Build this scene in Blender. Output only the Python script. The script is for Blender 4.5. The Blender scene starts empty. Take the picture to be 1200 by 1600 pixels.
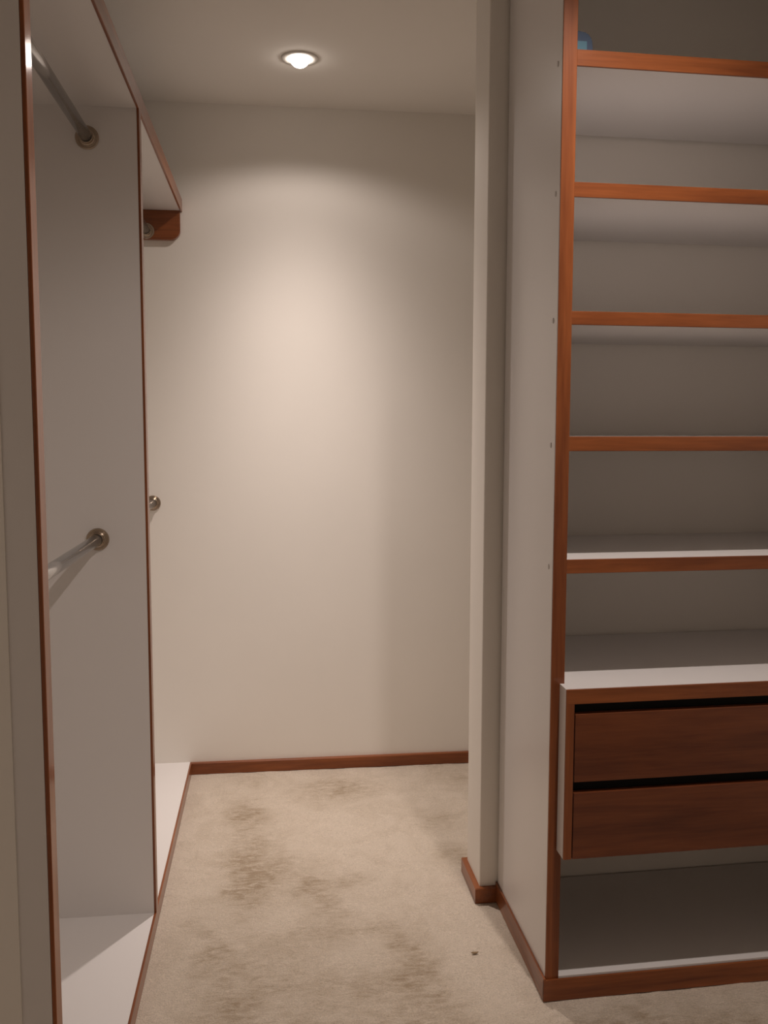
import bpy, bmesh, math, random
from mathutils import Vector, Matrix, noise

scene = bpy.context.scene
COL = scene.collection
R = math.radians

# ------------------------------------------------------------------ camera
FPX, YAW, PITCH, ROLL, EYE = 1441.3, R(6.987), R(-5.3356), R(0.1137), 1.29
cam_data = bpy.data.cameras.new('camera')
cam_data.sensor_fit = 'VERTICAL'
cam_data.sensor_height = 32.0
cam_data.lens = FPX / 1600.0 * 32.0
cam_data.clip_start = 0.01
cam = bpy.data.objects.new('camera', cam_data)
COL.objects.link(cam)
fw = Vector((math.sin(YAW) * math.cos(PITCH), math.cos(YAW) * math.cos(PITCH), math.sin(PITCH)))
rt = Vector((math.cos(YAW), -math.sin(YAW), 0))
up = rt.cross(fw)
r2 = rt * math.cos(ROLL) + up * math.sin(ROLL)
u2 = -rt * math.sin(ROLL) + up * math.cos(ROLL)
m = Matrix((r2, u2, -fw)).transposed().to_4x4()
m.translation = Vector((0, 0, EYE))
cam.matrix_world = m
scene.camera = cam

# ------------------------------------------------------------------ world, exposure
world = bpy.data.worlds.new('world')
scene.world = world
world.use_nodes = True
world.node_tree.nodes['Background'].inputs[0].default_value = (0.9, 0.8, 0.7, 1)
world.node_tree.nodes['Background'].inputs[1].default_value = 0.02
scene.view_settings.view_transform = 'Standard'
scene.view_settings.look = 'None'
scene.view_settings.gamma = 1.0
scene.view_settings.use_curve_mapping = False
scene.view_settings.exposure = 0.23

# the two recessed ceiling lamps: position, watts, bulb glow
LAMP_COLOR = (1.0, 0.872, 0.805)
LAMPS = [
    dict(pos=(0.099, 2.955), power=124.0, beam=9.5, spill=0.032, size=148, glow=14.0,
         label='glowing round recessed downlight in the ceiling near the back wall'),
    dict(pos=(0.67, 1.40), power=60.0, beam=2.3, spill=0.05, size=146, glow=14.0,
         label='round recessed downlight in the ceiling in front of the open shelving'),
]

# ------------------------------------------------------------------ dimensions (metres)
ZC = 2.412            # ceiling
YW = 3.395            # back wall
XS = -0.303           # front of the left wardrobe
XLW = -0.93           # wall behind the left wardrobe
XFW = -0.349          # wall beside the camera
YD = 2.320            # near face of the wardrobe divider
TH = 0.033            # panel thickness
YN1 = 1.292           # far face of the wardrobe end panel
YN0 = YN1 - TH
ZB = 0.042            # wardrobe base and baseboards
ZSH = 2.039           # underside of wardrobe shelf
XR, ZR1, ZR2 = -0.424, 1.966, 1.011
XU, YU1, YU2 = 0.553, 2.353, 2.512      # partition
XT, XP, YT, YB = 0.6025, 0.633, 1.911, 2.360   # shelving
XTR = 1.60            # right end of shelving
XRW = 1.64            # right wall
YBK = -0.55           # unseen wall behind camera, set close to bounce more light
SKEW = 0.0318         # the partition and the shelving run a little out of square

# ------------------------------------------------------------------ helpers
def skew(bm):
    for v in bm.verts:
        v.co.y += SKEW * (v.co.x - 0.604)

def box(bm, x0, x1, y0, y1, z0, z1, bevel=0.0):
    vs = [bm.verts.new((x, y, z)) for z in (z0, z1) for y in (y0, y1) for x in (x0, x1)]
    fs = [(0, 2, 3, 1), (4, 5, 7, 6), (0, 1, 5, 4), (2, 6, 7, 3), (0, 4, 6, 2), (1, 3, 7, 5)]
    faces = [bm.faces.new([vs[i] for i in f]) for f in fs]
    if bevel:
        es = list({e for f in faces for e in f.edges})
        bmesh.ops.bevel(bm, geom=es, offset=bevel, segments=2, affect='EDGES', profile=0.5)

def prism(bm, pts, axis, a, b):
    """pts: 2D outline; extruded along axis from a to b"""
    def P(p, t):
        return {'x': (t, p[0], p[1]), 'y': (p[0], t, p[1]), 'z': (p[0], p[1], t)}[axis]
    A = [bm.verts.new(P(p, a)) for p in pts]
    B = [bm.verts.new(P(p, b)) for p in pts]
    bm.faces.new(A)
    bm.faces.new(B[::-1])
    n = len(pts)
    for i in range(n):
        bm.faces.new([A[i], B[i], B[(i + 1) % n], A[(i + 1) % n]])
    bmesh.ops.recalc_face_normals(bm, faces=bm.faces[:])

def lathe(bm, prof, seg, mat):
    """prof: list of (radius, height) revolved about local z, then placed with mat"""
    rings = []
    for r, h in prof:
        if r < 1e-6:
            rings.append([bm.verts.new(mat @ Vector((0, 0, h)))])
        else:
            rings.append([bm.verts.new(mat @ Vector((r * math.cos(2 * math.pi * k / seg),
                                                     r * math.sin(2 * math.pi * k / seg), h))) for k in range(seg)])
    for a, b in zip(rings, rings[1:]):
        for k in range(seg):
            k2 = (k + 1) % seg
            f = [a[k % len(a)], a[k2 % len(a)], b[k2 % len(b)], b[k % len(b)]]
            f2 = []
            for v in f:
                if v not in f2:
                    f2.append(v)
            if len(f2) > 2:
                bm.faces.new(f2)
    bmesh.ops.recalc_face_normals(bm, faces=bm.faces[:])

def obj(name, bm, mat, parent=None, smooth=False):
    me = bpy.data.meshes.new(name)
    bm.normal_update()
    bm.to_mesh(me)
    bm.free()
    me.materials.append(mat)
    if smooth:
        for p in me.polygons:
            p.use_smooth = True
    o = bpy.data.objects.new(name, me)
    COL.objects.link(o)
    if parent:
        o.parent = parent
        o.matrix_parent_inverse = parent_world(parent).inverted()
    return o

def parent_world(p):
    if p.parent:
        return parent_world(p.parent) @ p.matrix_parent_inverse @ p.matrix_basis
    return p.matrix_basis.copy()

def boxobj(name, dims, mat, parent=None, bevel=0.0, sk=False):
    bm = bmesh.new()
    box(bm, *dims, bevel=bevel)
    if sk:
        skew(bm)
    return obj(name, bm, mat, parent)

def thing(name, loc, label, cat, group=None):
    o = bpy.data.objects.new(name, None)
    o.empty_display_size = 0.1
    o.location = loc
    COL.objects.link(o)
    return tag(o, label, cat, group)

def tag(o, label, cat, group=None):
    o['label'] = label
    o['category'] = cat
    if group:
        o['group'] = group
    return o

def structure(o, label, cat):
    o['kind'] = 'structure'
    o['label'] = label
    o['category'] = cat
    return o

# ------------------------------------------------------------------ materials
def new_mat(name):
    mt = bpy.data.materials.new(name)
    mt.use_nodes = True
    nt = mt.node_tree
    return mt, nt, nt.nodes['Principled BSDF']

def add(nt, typ, **kw):
    n = nt.nodes.new(typ)
    for k, v in kw.items():
        setattr(n, k, v)
    return n

def paint(name, color, rough, spec=0.3, bump=0.05, scale=120.0, mottle=0.03):
    mt, nt, b = new_mat(name)
    tc = add(nt, 'ShaderNodeTexCoord')
    n1 = add(nt, 'ShaderNodeTexNoise')
    n1.inputs['Scale'].default_value = 3.0
    n1.inputs['Detail'].default_value = 4.0
    nt.links.new(tc.outputs['Object'], n1.inputs['Vector'])
    ramp = add(nt, 'ShaderNodeMix', data_type='RGBA')
    ramp.inputs['A'].default_value = (*[c * (1 - mottle) for c in color], 1)
    ramp.inputs['B'].default_value = (*[min(1, c * (1 + mottle)) for c in color], 1)
    nt.links.new(n1.outputs['Fac'], ramp.inputs['Factor'])
    nt.links.new(ramp.outputs['Result'], b.inputs['Base Color'])
    b.inputs['Roughness'].default_value = rough
    b.inputs['Specular IOR Level'].default_value = spec
    if bump:
        n2 = add(nt, 'ShaderNodeTexNoise')
        n2.inputs['Scale'].default_value = scale
        n2.inputs['Detail'].default_value = 3.0
        nt.links.new(tc.outputs['Object'], n2.inputs['Vector'])
        bp = add(nt, 'ShaderNodeBump')
        bp.inputs['Strength'].default_value = bump
        bp.inputs['Distance'].default_value = 0.002
        nt.links.new(n2.outputs['Fac'], bp.inputs['Height'])
        nt.links.new(bp.outputs['Normal'], b.inputs['Normal'])
    return mt

def wood(name, axis, dark, light, rough=0.4, spec=0.15):
    """stained hardwood with grain along the axis"""
    mt, nt, b = new_mat(name)
    tc = add(nt, 'ShaderNodeTexCoord')
    mp = add(nt, 'ShaderNodeMapping')
    s = {'x': (1.5, 26, 26), 'y': (26, 1.5, 26), 'z': (26, 26, 1.5)}[axis]
    mp.inputs['Scale'].default_value = s
    nt.links.new(tc.outputs['Object'], mp.inputs['Vector'])
    n1 = add(nt, 'ShaderNodeTexNoise')
    n1.inputs['Scale'].default_value = 1.0
    n1.inputs['Detail'].default_value = 6.0
    n1.inputs['Roughness'].default_value = 0.6
    n1.inputs['Distortion'].default_value = 0.6
    nt.links.new(mp.outputs['Vector'], n1.inputs['Vector'])
    mp2 = add(nt, 'ShaderNodeMapping')
    mp2.inputs['Scale'].default_value = tuple(v * 6 for v in s)
    nt.links.new(tc.outputs['Object'], mp2.inputs['Vector'])
    n2 = add(nt, 'ShaderNodeTexNoise')
    n2.inputs['Scale'].default_value = 1.0
    n2.inputs['Detail'].default_value = 3.0
    nt.links.new(mp2.outputs['Vector'], n2.inputs['Vector'])
    mx = add(nt, 'ShaderNodeMath', operation='MULTIPLY_ADD')
    nt.links.new(n2.outputs['Fac'], mx.inputs[0])
    mx.inputs[1].default_value = 0.35
    nt.links.new(n1.outputs['Fac'], mx.inputs[2])
    cr = add(nt, 'ShaderNodeValToRGB')
    cr.color_ramp.elements[0].position = 0.42
    cr.color_ramp.elements[0].color = (*dark, 1)
    cr.color_ramp.elements[1].position = 0.9
    cr.color_ramp.elements[1].color = (*light, 1)
    nt.links.new(mx.outputs[0], cr.inputs['Fac'])
    nt.links.new(cr.outputs['Color'], b.inputs['Base Color'])
    b.inputs['Roughness'].default_value = rough
    b.inputs['Specular IOR Level'].default_value = spec
    b.inputs['Coat Weight'].default_value = 0.55
    b.inputs['Coat Roughness'].default_value = 0.12
    bp = add(nt, 'ShaderNodeBump')
    bp.inputs['Strength'].default_value = 0.05
    bp.inputs['Distance'].default_value = 0.001
    nt.links.new(n2.outputs['Fac'], bp.inputs['Height'])
    nt.links.new(bp.outputs['Normal'], b.inputs['Normal'])
    return mt

def metal(name, color, rough, metallic=1.0, coat=0.0):
    mt, nt, b = new_mat(name)
    tc = add(nt, 'ShaderNodeTexCoord')
    n1 = add(nt, 'ShaderNodeTexNoise')
    n1.inputs['Scale'].default_value = 60.0
    nt.links.new(tc.outputs['Object'], n1.inputs['Vector'])
    mr = add(nt, 'ShaderNodeMapRange')
    mr.inputs['To Min'].default_value = rough * 0.85
    mr.inputs['To Max'].default_value = rough * 1.15
    nt.links.new(n1.outputs['Fac'], mr.inputs['Value'])
    nt.links.new(mr.outputs['Result'], b.inputs['Roughness'])
    b.inputs['Base Color'].default_value = (*color, 1)
    b.inputs['Metallic'].default_value = metallic
    b.inputs['Coat Weight'].default_value = coat
    b.inputs['Coat Roughness'].default_value = 0.05
    return mt

def carpet_mat():
    mt, nt, b = new_mat('beige_carpet')
    L = nt.links.new
    tc = add(nt, 'ShaderNodeTexCoord')
    at = add(nt, 'ShaderNodeAttribute', attribute_name='brushed')
    def tex(scale, detail, rough, vec=None, dist=0.0):
        n = add(nt, 'ShaderNodeTexNoise')
        n.inputs['Scale'].default_value = scale
        n.inputs['Detail'].default_value = detail
        n.inputs['Roughness'].default_value = rough
        n.inputs['Distortion'].default_value = dist
        L(vec or tc.outputs['Object'], n.inputs['Vector'])
        return n.outputs['Fac']
    def rng(v, f0, f1, t0, t1):
        n = add(nt, 'ShaderNodeMapRange')
        for k, q in (('From Min', f0), ('From Max', f1), ('To Min', t0), ('To Max', t1)):
            n.inputs[k].default_value = q
        L(v, n.inputs['Value'])
        return n.outputs['Result']
    def math_(op, a, c):
        n = add(nt, 'ShaderNodeMath', operation=op)
        for i, q in enumerate((a, c)):
            if isinstance(q, (int, float)):
                n.inputs[i].default_value = q
            else:
                L(q, n.inputs[i])
        return n.outputs[0]
    streak_map = add(nt, 'ShaderNodeMapping')
    streak_map.inputs['Scale'].default_value = (1.0, 2.6, 1.0)
    L(tc.outputs['Object'], streak_map.inputs['Vector'])
    big = tex(7.0, 9.0, 0.66, dist=1.0)
    streak = tex(26.0, 5.0, 0.7, streak_map.outputs[0], 0.5)
    tuft = tex(75.0, 3.0, 0.65, streak_map.outputs[0])
    fine = tex(330.0, 2.0, 0.5)
    # amount of pile lying the dark way: brushed areas broken up by the noises
    amt = math_('MULTIPLY', at.outputs['Fac'], rng(streak, 0.34, 0.66, 0.28, 1.65))
    amt = math_('ADD', amt, rng(big, 0.45, 0.75, 0.0, 0.36))
    amt = math_('ADD', amt, rng(tuft, 0.56, 0.78, 0.0, 0.42))
    cl = add(nt, 'ShaderNodeClamp')
    L(amt, cl.inputs['Value'])
    mix = add(nt, 'ShaderNodeMix', data_type='RGBA')
    mix.inputs['A'].default_value = CARPET_LIGHT
    mix.inputs['B'].default_value = CARPET_DARK
    L(cl.outputs[0], mix.inputs['Factor'])
    sc = add(nt, 'ShaderNodeVectorMath', operation='SCALE')
    L(mix.outputs['Result'], sc.inputs[0])
    L(rng(fine, 0.25, 0.75, 0.80, 1.16), sc.inputs['Scale'])
    L(sc.outputs[0], b.inputs['Base Color'])
    b.inputs['Roughness'].default_value = 1.0
    b.inputs['Specular IOR Level'].default_value = 0.05
    b.inputs['Sheen Weight'].default_value = 0.15
    b.inputs['Sheen Roughness'].default_value = 0.6
    bp = add(nt, 'ShaderNodeBump')
    bp.inputs['Strength'].default_value = 0.6
    bp.inputs['Distance'].default_value = 0.006
    L(math_('ADD', fine, math_('MULTIPLY', tuft, 1.5)), bp.inputs['Height'])
    L(bp.outputs['Normal'], b.inputs['Normal'])
    return mt

CARPET_LIGHT = (0.645, 0.555, 0.455, 1)
CARPET_DARK = (0.37, 0.285, 0.195, 1)

def emit(name, color, strength):
    mt, nt, b = new_mat(name)
    b.inputs['Base Color'].default_value = (0.9, 0.9, 0.9, 1)
    b.inputs['Emission Color'].default_value = (*color, 1)
    b.inputs['Emission Strength'].default_value = strength
    return mt

M_WALL = paint('wall_paint', (0.87, 0.83, 0.77), 0.85, spec=0.2, bump=0.06)
M_CEIL = paint('ceiling_paint', (0.87, 0.835, 0.785), 0.9, spec=0.15, bump=0.05)
M_LAM = paint('white_laminate', (0.775, 0.745, 0.728), 0.30, spec=0.5, bump=0.02, scale=300, mottle=0.012)
DK, LT = (0.135, 0.036, 0.012), (0.31, 0.095, 0.028)
M_WX = wood('cherry_wood_x', 'x', DK, LT)
M_WY = wood('cherry_wood_y', 'y', DK, LT)
M_WZ = wood('cherry_wood_z', 'z', DK, LT)
M_DRAW = wood('drawer_cherry', 'x', (0.085, 0.022, 0.009), (0.19, 0.055, 0.019))
M_CARPET = carpet_mat()
M_ROD = metal('satin_rod', (0.50, 0.495, 0.49), 0.17, metallic=0.8)
M_FLANGE = metal('aged_nickel', (0.40, 0.33, 0.26), 0.24)
M_BLACK = paint('black_shadow_gap', (0.012, 0.011, 0.010), 0.7, spec=0.2, bump=0.0)
M_CAP = paint('grey_screw_cap', (0.66, 0.63, 0.61), 0.5, bump=0.0)
M_TRIM = paint('white_lamp_trim', (0.78, 0.75, 0.70), 0.4, bump=0.0)
M_BLUE = paint('dark_blue_plastic', (0.030, 0.055, 0.105), 0.45, bump=0.05, scale=60)
M_LBLUE = paint('light_blue_print', (0.065, 0.17, 0.23), 0.45, bump=0.0)
M_SCRAP = paint('brown_scrap', (0.26, 0.18, 0.10), 0.8, bump=0.1)
M_HARD = paint('brown_hardboard', (0.13, 0.075, 0.045), 0.7, bump=0.1)

# ------------------------------------------------------------------ setting
def build_floor():
    x0, x1, y0, y1, st = -1.0, 1.75, -1.2, 3.5, 0.0125
    nx, ny = int((x1 - x0) / st) + 1, int((y1 - y0) / st) + 1
    # where the pile is brushed the dark way: x, y, rx, ry, angle, amount
    spots = [(0.237, 3.188, 0.126, 0.115, 0, 0.6), (-0.114, 3.02, 0.075, 0.103, 0, 0.5), (-0.07, 2.714, 0.067, 0.248, 0, 0.6),
             (-0.097, 2.49, 0.052, 0.12, 0, 0.5), (-0.003, 2.611, 0.097, 0.132, 0, 0.35), (0.121, 2.486, 0.073, 0.092, 0, 0.6),
             (0.219, 2.517, 0.063, 0.043, 0, 0.4), (0.146, 2.381, 0.04, 0.057, 0, 0.5), (0.235, 2.258, 0.105, 0.061, 0, 0.35),
             (0.318, 2.162, 0.055, 0.064, 0, 0.55), (0.341, 2.018, 0.061, 0.122, 0, 0.5), (0.208, 2.005, 0.103, 0.081, 0, 0.35),
             (-0.14, 2.167, 0.081, 0.092, 0, 0.45), (-0.106, 2.0, 0.075, 0.092, 0, 0.5), (0.061, 2.243, 0.095, 0.083, 0, 0.25),
             (0.029, 2.055, 0.104, 0.111, 0, 0.3), (0.536, 2.643, 0.068, 0.06, 0, 0.5), (0.534, 2.884, 0.086, 0.083, 0, 0.35),
             (0.646, 3.265, 0.082, 0.105, 0, 0.35), (-0.186, 2.308, 0.038, 0.07, 0, 0.3), (-0.124, 3.318, 0.109, 0.071, 0, 0.25),
             (0.10, 1.78, 0.22, 0.13, 0, 0.5), (0.36, 1.80, 0.12, 0.10, 0, 0.4), (0.75, 1.80, 0.14, 0.07, 0, 0.45),
             (1.0, 1.75, 0.16, 0.10, 0, 0.5), (0.2, 1.3, 0.3, 0.25, 0, 0.4), (0.8, 1.2, 0.3, 0.25, 0, 0.35), (0.2, 0.5, 0.5, 0.4, 0, 0.35)]
    verts, vals = [], []
    for j in range(ny):
        y = y0 + j * st
        for i in range(nx):
            x = x0 + i * st
            p = Vector((x, y, 0))
            h = 0.0022 * noise.noise(p * 9) + 0.0016 * noise.noise(p * 34 + Vector((3, 1, 7)))
            verts.append((x, y, h - 0.0015))
            q = p + 0.045 * Vector((noise.noise(p * 8), noise.noise(p * 8 + Vector((9, 2, 4))), 0)) + 0.02 * Vector((noise.noise(p * 30), noise.noise(p * 30 + Vector((5, 2, 1))), 0))
            s = 0.0
            for (sx, sy, rx, ry, a, k) in spots:
                dx, dy = q.x - sx, q.y - sy
                ca, sa = math.cos(a), math.sin(a)
                e = ((dx * ca + dy * sa) / rx) ** 2 + ((-dx * sa + dy * ca) / ry) ** 2
                if e < 9:
                    s += k * math.exp(-e)
            vals.append(min(1.0, 1.2 * s * (0.85 + 0.5 * noise.noise(p * 18))))
    faces = [(j * nx + i, j * nx + i + 1, (j + 1) * nx + i + 1, (j + 1) * nx + i)
             for j in range(ny - 1) for i in range(nx - 1)]
    me = bpy.data.meshes.new('floor')
    me.from_pydata(verts, [], faces)
    at = me.attributes.new('brushed', 'FLOAT', 'POINT')
    at.data.foreach_set('value', vals)
    me.polygons.foreach_set('use_smooth', [True] * len(faces))
    me.materials.append(M_CARPET)
    o = bpy.data.objects.new('floor', me)
    COL.objects.link(o)
    return structure(o, 'beige cut pile carpet with brushed darker patches', 'carpet')

build_floor()
structure(boxobj('ceiling', (-1.0, 1.75, -1.2, 3.5, ZC, ZC + 0.1), M_CEIL), 'plain off white ceiling', 'ceiling')
structure(boxobj('wall_back', (-1.0, 1.75, YW, YW + 0.1, -0.02, ZC), M_WALL), 'cream painted back wall lit by the downlight', 'wall')
structure(boxobj('wall_left', (XLW - 0.07, XLW, -1.2, YW, -0.02, ZC), M_WALL), 'cream wall behind the hanging bays', 'wall')
structure(boxobj('wall_left_front', (XLW, XFW, YN0 - 0.002, YN1, -0.02, ZC), M_WALL), 'cream wall face at the left edge beside the wardrobe end panel', 'wall')
structure(boxobj('wall_left_bounce', (XLW, -0.62, -1.2, YN0 - 0.002, -0.02, ZC), M_WALL), 'unseen cream wall added left of the viewer to bounce light', 'wall')  # unseen; added close by so more light bounces back
structure(boxobj('wall_right', (XRW, 1.75, -1.2, YW, -0.02, ZC), M_WALL), 'cream wall at the far end of the open shelving', 'wall')
structure(boxobj('wall_behind', (-0.62, XRW, -1.2, YBK, -0.02, ZC), M_WALL), 'unseen cream wall behind the viewer, set close to bounce light', 'wall')
structure(boxobj('wall_middle', (XU, XRW, YU1 + 0.006, YU2 + 0.006, -0.02, ZC), M_WALL, sk=True, bevel=0.003), 'cream partition wall ending beside the shelving', 'wall')

def board_profile(h, t):
    return [(0, 0), (t, 0), (t, h - 0.0025), (t - 0.0025, h), (0, h)]

BT = 0.0145
bm = bmesh.new()
prism(bm, [(YW - a, z) for a, z in board_profile(ZB, BT)], 'x', XS, XRW)
structure(obj('baseboard_back', bm, M_WX), 'reddish brown wooden baseboard along the back wall', 'baseboard')

bm = bmesh.new()   # partition end: one run with mitred corners
prof = board_profile(ZB, BT)
rings = []
for (cx, cy, nx_, ny_) in [(XP - 0.036, YU1 + 0.006, 0, -1), (XU, YU1 + 0.006, -1, -1), (XU, YU2 + 0.004, -1, 1), (XRW, YU2 + 0.006 + SKEW * 1.0, 0, 1)]:
    rings.append([bm.verts.new((cx + nx_ * a, cy + ny_ * a, z)) for a, z in prof])
for A, B in zip(rings, rings[1:]):
    for k in range(len(prof)):
        k2 = (k + 1) % len(prof)
        bm.faces.new([A[k], B[k], B[k2], A[k2]])
bm.faces.new(rings[0])
bm.faces.new(rings[-1][::-1])
bmesh.ops.recalc_face_normals(bm, faces=bm.faces[:])
structure(obj('baseboard_partition', bm, M_WY), 'reddish brown baseboard wrapping the end of the partition', 'baseboard')

# ------------------------------------------------------------------ left wardrobe
LIP = 0.006
wd = thing('open_wardrobe', (XS, YN0, 0), 'white open wardrobe with wood edged panels along the left wall', 'wardrobe')
G = 0.0012
ep = boxobj('end_panel', (XFW, XS - LIP, YN0, YN1, 0.0, ZSH + 0.042), M_LAM, wd)
boxobj('edge_strip', (XS - LIP, XS, YN0, YN1, 0.0, ZSH + 0.042), M_WZ, ep, bevel=0.0015)
dv = boxobj('divider_panel', (XLW, XS - LIP, YD, YD + TH, ZB, ZSH), M_LAM, wd)
boxobj('edge_strip', (XS - LIP, XS, YD, YD + TH, ZB, ZSH), M_WZ, dv, bevel=0.001)
sh = boxobj('top_shelf', (XLW, XS - LIP, YN1, YW, ZSH, ZSH + 0.042), M_LAM, wd)
boxobj('edge_strip', (XS - LIP, XS + 0.001, YN1, YW, ZSH - 0.001, ZSH + 0.043), M_WY, sh, bevel=0.0012)
for ya, yb in ((YN1, YD), (YD + TH, YW)):
    boxobj('base_panel', (XLW, XS - LIP, ya, yb, 0.012, ZB), M_LAM, wd)
boxobj('base_panel', (XLW, XS - LIP, YD, YD + TH, 0.012, ZB), M_LAM, wd)
boxobj('plinth', (XS - LIP, XS, YN1, YW - 0.0005, 0.0, ZB + 0.0005), M_WY, wd, bevel=0.001)
bm = bmesh.new()   # rail block under the shelf, on the back wall, rounded at its lower corner
z0, x1, rr = 1.938, XS - 0.006, 0.034
pts = [(XLW, z0), (x1 - rr, z0)] + [(x1 - rr + rr * math.sin(R(a)), z0 + rr - rr * math.cos(R(a))) for a in range(10, 91, 10)] + [(x1, ZSH - 0.0005), (XLW, ZSH - 0.0005)]
prism(bm, pts, 'y', YW - 0.022, YW)
rb = obj('rail_block', bm, M_WX, wd)
rb['label'] = 'reddish wooden rail block with a rounded lower corner'

def rail(ya, yb, z, label):
    t = thing('clothes_rail', (XR, ya, z), label, 'clothes rail', 'clothes rails in the wardrobe')
    bm = bmesh.new()
    rot = Matrix.Translation((XR, ya + 0.004, z)) @ Matrix.Rotation(R(-90), 4, 'X')
    L = yb - ya - 0.008
    lathe(bm, [(0, 0), (0.0138, 0), (0.0138, L), (0, L)], 32, rot)
    o = obj('tube', bm, M_ROD, t)
    for p in o.data.polygons:
        p.use_smooth = len(p.vertices) == 4
    for y, d in ((ya, -90), (yb, 90)):
        bm = bmesh.new()
        mt_ = Matrix.Translation((XR, y, z)) @ Matrix.Rotation(R(d), 4, 'X')
        lathe(bm, [(0.0275, 0), (0.0275, 0.003), (0.0262, 0.0045), (0.0235, 0.0048), (0.0228, 0.0062), (0.0205, 0.0066),
                   (0.0198, 0.0085), (0.0186, 0.0100), (0.0172, 0.0105), (0.0168, 0.0175), (0.0158, 0.0185), (0.0141, 0.0185)], 40, mt_)
        f = obj('flange', bm, M_FLANGE, t, smooth=True)
        em = f.modifiers.new('split', 'EDGE_SPLIT')
        em.split_angle = R(40)
    return t

rail(YN1, YD, ZR1, 'upper grey clothes rail in the near bay, under the long shelf')
rail(YN1, YD, ZR2, 'lower grey clothes rail in the near bay, at mid height')
rail(YD + TH, YW - 0.022, ZR1, 'upper clothes rail in the far bay, held by the wooden block')
rail(YD + TH, YW, ZR2, 'lower clothes rail in the far bay, fixed to the back wall at mid height')

# ------------------------------------------------------------------ right shelving
tw = thing('shelving_unit', (XT, YT, 0), 'tall white open shelving unit with cherry wood edges beside the partition', 'shelves')
SH = [(2.061, 2.030), (1.796, 1.767), (1.531, 1.504), (1.267, 1.237), (1.001, 0.972)]
YE = YB - 0.010
def sbox(name, d, mat, parent, bevel=0.0):
    return boxobj(name, d, mat, parent, bevel, sk=True)

sp = sbox('side_panel', (XT, XP, YT + LIP, YE, 0.0, ZC), M_LAM, tw)
sbox('edge_strip', (XT, XP, YT, YT + LIP, 0.0, ZC), M_WZ, sp, 0.001)
for (a, b) in SH:
    bm = bmesh.new()
    lathe(bm, [(0.0046, 0), (0.0046, 0.0010), (0.0034, 0.0016), (0, 0.0016)], 16,
          Matrix.Translation((XT, YT + 0.033, (a + b) / 2 - 0.003)) @ Matrix.Rotation(R(-90), 4, 'Y') @ Matrix.Diagonal((1.25, 1, 1, 1)))
    obj('screw_cap', bm, M_CAP, sp)
sp2 = sbox('side_panel', (XTR, XTR + 0.0305, YT + LIP, YE - 0.0, 0.0, ZC), M_LAM, tw)
sbox('edge_strip', (XTR, XTR + 0.0305, YT, YT + LIP, 0.0, ZC), M_WZ, sp2, 0.001)
for (a, b) in SH:
    s = sbox('shelf', (XP, XTR, YT + 0.008, YE, b, a), M_LAM, tw)
    sbox('edge_strip', (XP, XTR, YT + 0.002, YT + 0.008, b - 0.0003, a + 0.0012), M_WX, s, 0.001)
sbox('base_panel', (XP, XTR, YT + 0.002, YE, 0.030, 0.0535), M_LAM, tw)
bm = bmesh.new()
box(bm, XT - LIP, XTR + 0.0305, YT - LIP, YT - 0.0003, 0.0, 0.0505, 0.001)
skew(bm)
obj('plinth', bm, M_WX, tw)
bm = bmesh.new()
box(bm, XT - LIP, XT - 0.0003, YT - LIP + 0.0005, YU1 + 0.004, 0.0, 0.0535, 0.001)
obj('plinth', bm, M_WY, tw)

# drawer unit hung between the sides, its front standing proud of them
XD, YF, ZT, ZD = 0.622, 1.861, 0.7295, 0.352
XDR = XTR + 0.011
du = thing('drawer_unit', (XD, YF, ZD), 'two drawer cherry wood chest set low in the white shelving', 'drawers')
bm = bmesh.new()
prism(bm, [(XD, YF + LIP), (XDR, YF + LIP), (XDR, YT - 0.0005), (XTR, YT - 0.0005), (XTR, YE), (XP, YE), (XP, YT - 0.0005), (XD, YT - 0.0005)], 'z', ZT - 0.032, ZT)
skew(bm)
tp = obj('top_panel', bm, M_LAM, du)
tp['label'] = 'white laminate top'
sbox('edge_strip', (XD, XDR, YF, YF + LIP, ZT - 0.032, ZT - 0.0003), M_WX, tp, 0.0008)
for s, xa, xo, xi in ((-1, XD, XP, XD + 0.018), (1, XDR, XTR, XDR - 0.018)):
    bm = bmesh.new()
    prism(bm, [(xa, YF + LIP), (xi, YF + LIP), (xi, YE), (xo, YE), (xo, YT - 0.0005), (xa, YT - 0.0005)], 'z', ZD, ZT - 0.032)
    skew(bm)
    p_ = obj('side_panel', bm, M_LAM, du)
    sbox('edge_strip', (min(xa, xi), max(xa, xi), YF, YF + LIP, ZD, ZT - 0.032), M_WZ, p_, 0.0008)
XI0, XI1 = XD + 0.018, XDR - 0.018
sbox('gap_shade_board', (XI0, XI1, YF + 0.030, YF + 0.036, ZD + 0.012, ZT - 0.0325), M_BLACK, du)  # black board put in as the shade inside the drawer gaps
sbox('bottom_panel', (XI0, XI1, YF + 0.030, YE, ZD + 0.002, ZD + 0.012), M_HARD, du)  # unseen; made dark to cut light bounced into the compartment below
for (za, zb) in ((0.523, 0.674), (0.350, 0.499)):
    d_ = sbox('drawer', (XI0 + 0.0035, XI1 - 0.0035, YF + 0.004, YF + 0.022, za, zb), M_DRAW, du, 0.0012)

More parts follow.
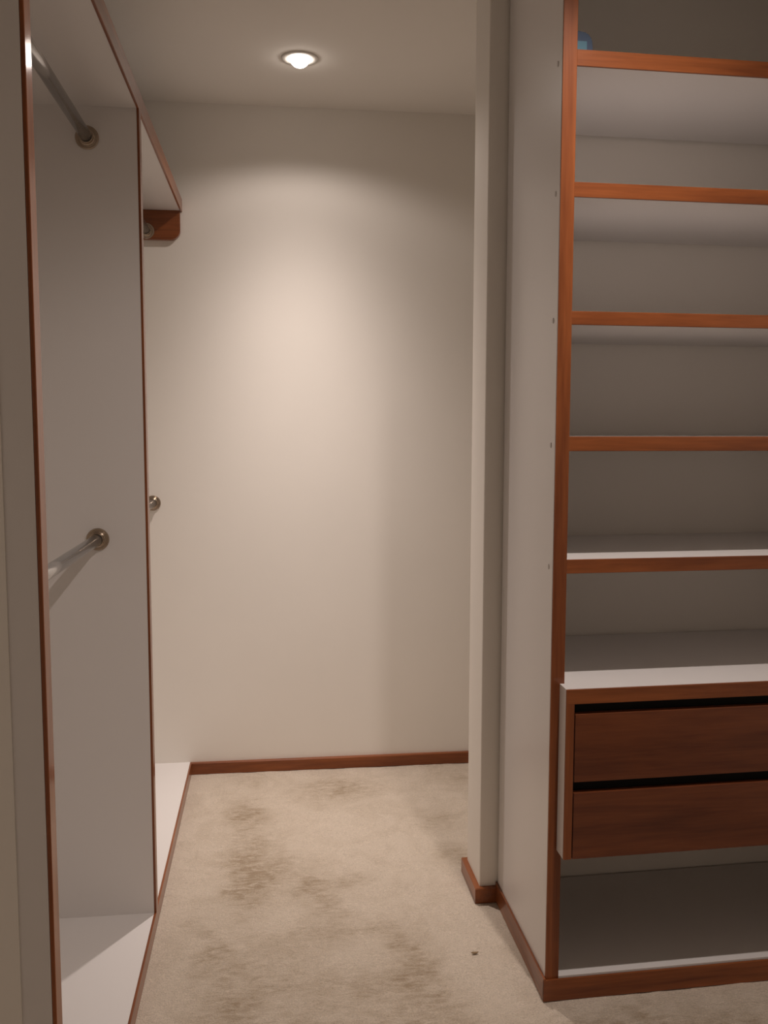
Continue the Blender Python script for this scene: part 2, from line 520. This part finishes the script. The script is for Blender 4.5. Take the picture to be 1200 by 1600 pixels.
# ------------------------------------------------------------------ small things
bm = bmesh.new()
bx0, bx1, by0, by1, bz0, bz1 = 0.637, 0.678, 1.96, 2.05, 2.0612, 2.120
pts = [(bx0, bz0), (bx1 + .004, bz0), (bx1 + .006, bz0 + .012), (bx1 + .003, bz0 + .042), (bx1 - .008, bz1 - .004), (bx0 + .012, bz1 - .001), (bx0, bz1)]
prism(bm, pts, 'y', by0, by1)
bmesh.ops.bevel(bm, geom=bm.edges[:], offset=0.003, segments=2, affect='EDGES')
bl = tag(obj('blue_packet', bm, M_BLUE), 'small dark blue packet with a light blue patch on the top shelf', 'packet')
boxobj('light_patch', (bx0 + .003, bx1 - .009, by0 - .0008, by0 + .001, bz0 + .004, bz0 + .036), M_LBLUE, bl, 0.0003)

bm = bmesh.new()
pts = [(-.010, -.001), (-.004, -.004), (.004, -.003), (.009, .001), (.003, .003), (-.005, .003)]
prism(bm, pts, 'z', 0.0, 0.0018)
for v in bm.verts:
    v.co.z += 0.0025 * abs(v.co.x) / .012 + 0.001
    v.co += Vector((0.486, 2.111, 0))
tag(obj('leaf_scrap', bm, M_SCRAP), 'tiny brown scrap lying on the carpet by the shelving', 'scrap')

# ------------------------------------------------------------------ downlights
def downlight(pos, power, beam, spill, size, glow, label):
    x, y = pos
    t = thing('downlight', (x, y, ZC), label, 'downlight', 'recessed ceiling downlights')
    bm = bmesh.new()
    T = Matrix.Translation((x, y, ZC))
    lathe(bm, [(0.057, 0), (0.057, -0.0025), (0.0555, -0.004), (0.033, -0.004), (0.032, -0.003), (0.032, 0.0)], 48, T)
    obj('trim_ring', bm, M_TRIM, t, smooth=True)
    bm = bmesh.new()
    prof = [(0.029, 0.0)] + [(0.029 * math.cos(R(a)), -0.004 - 0.024 * math.sin(R(a))) for a in range(0, 86, 6)] + [(0, -0.028)]
    lathe(bm, prof, 40, T)
    obj('bulb', bm, emit('bulb_glow', (1.0, 0.90, 0.81), glow), t, smooth=True)
    ld = bpy.data.lights.new('downlight_beam', 'SPOT')
    ld.energy = power
    ld.color = LAMP_COLOR
    ld.spot_size = R(size)
    ld.spot_blend = 0.35
    ld.use_nodes = True          # reflector lamp: intensity falls off with the angle from the axis
    nt = ld.node_tree
    em = nt.nodes['Emission']
    tc = add(nt, 'ShaderNodeTexCoord')
    sx = add(nt, 'ShaderNodeSeparateXYZ')
    nt.links.new(tc.outputs['Normal'], sx.inputs[0])
    ab = add(nt, 'ShaderNodeMath', operation='ABSOLUTE')
    nt.links.new(sx.outputs['Z'], ab.inputs[0])
    pw = add(nt, 'ShaderNodeMath', operation='POWER')
    nt.links.new(ab.outputs[0], pw.inputs[0])
    pw.inputs[1].default_value = beam
    ma = add(nt, 'ShaderNodeMath', operation='MULTIPLY_ADD')
    nt.links.new(pw.outputs[0], ma.inputs[0])
    ma.inputs[1].default_value = 1.0 - spill
    ma.inputs[2].default_value = spill
    nt.links.new(ma.outputs[0], em.inputs['Strength'])
    ld.shadow_soft_size = 0.016
    lo = bpy.data.objects.new('downlight_beam', ld)
    COL.objects.link(lo)
    lo.parent = t
    lo.location = (0, 0, -0.047)

for L in LAMPS:
    downlight(**L)
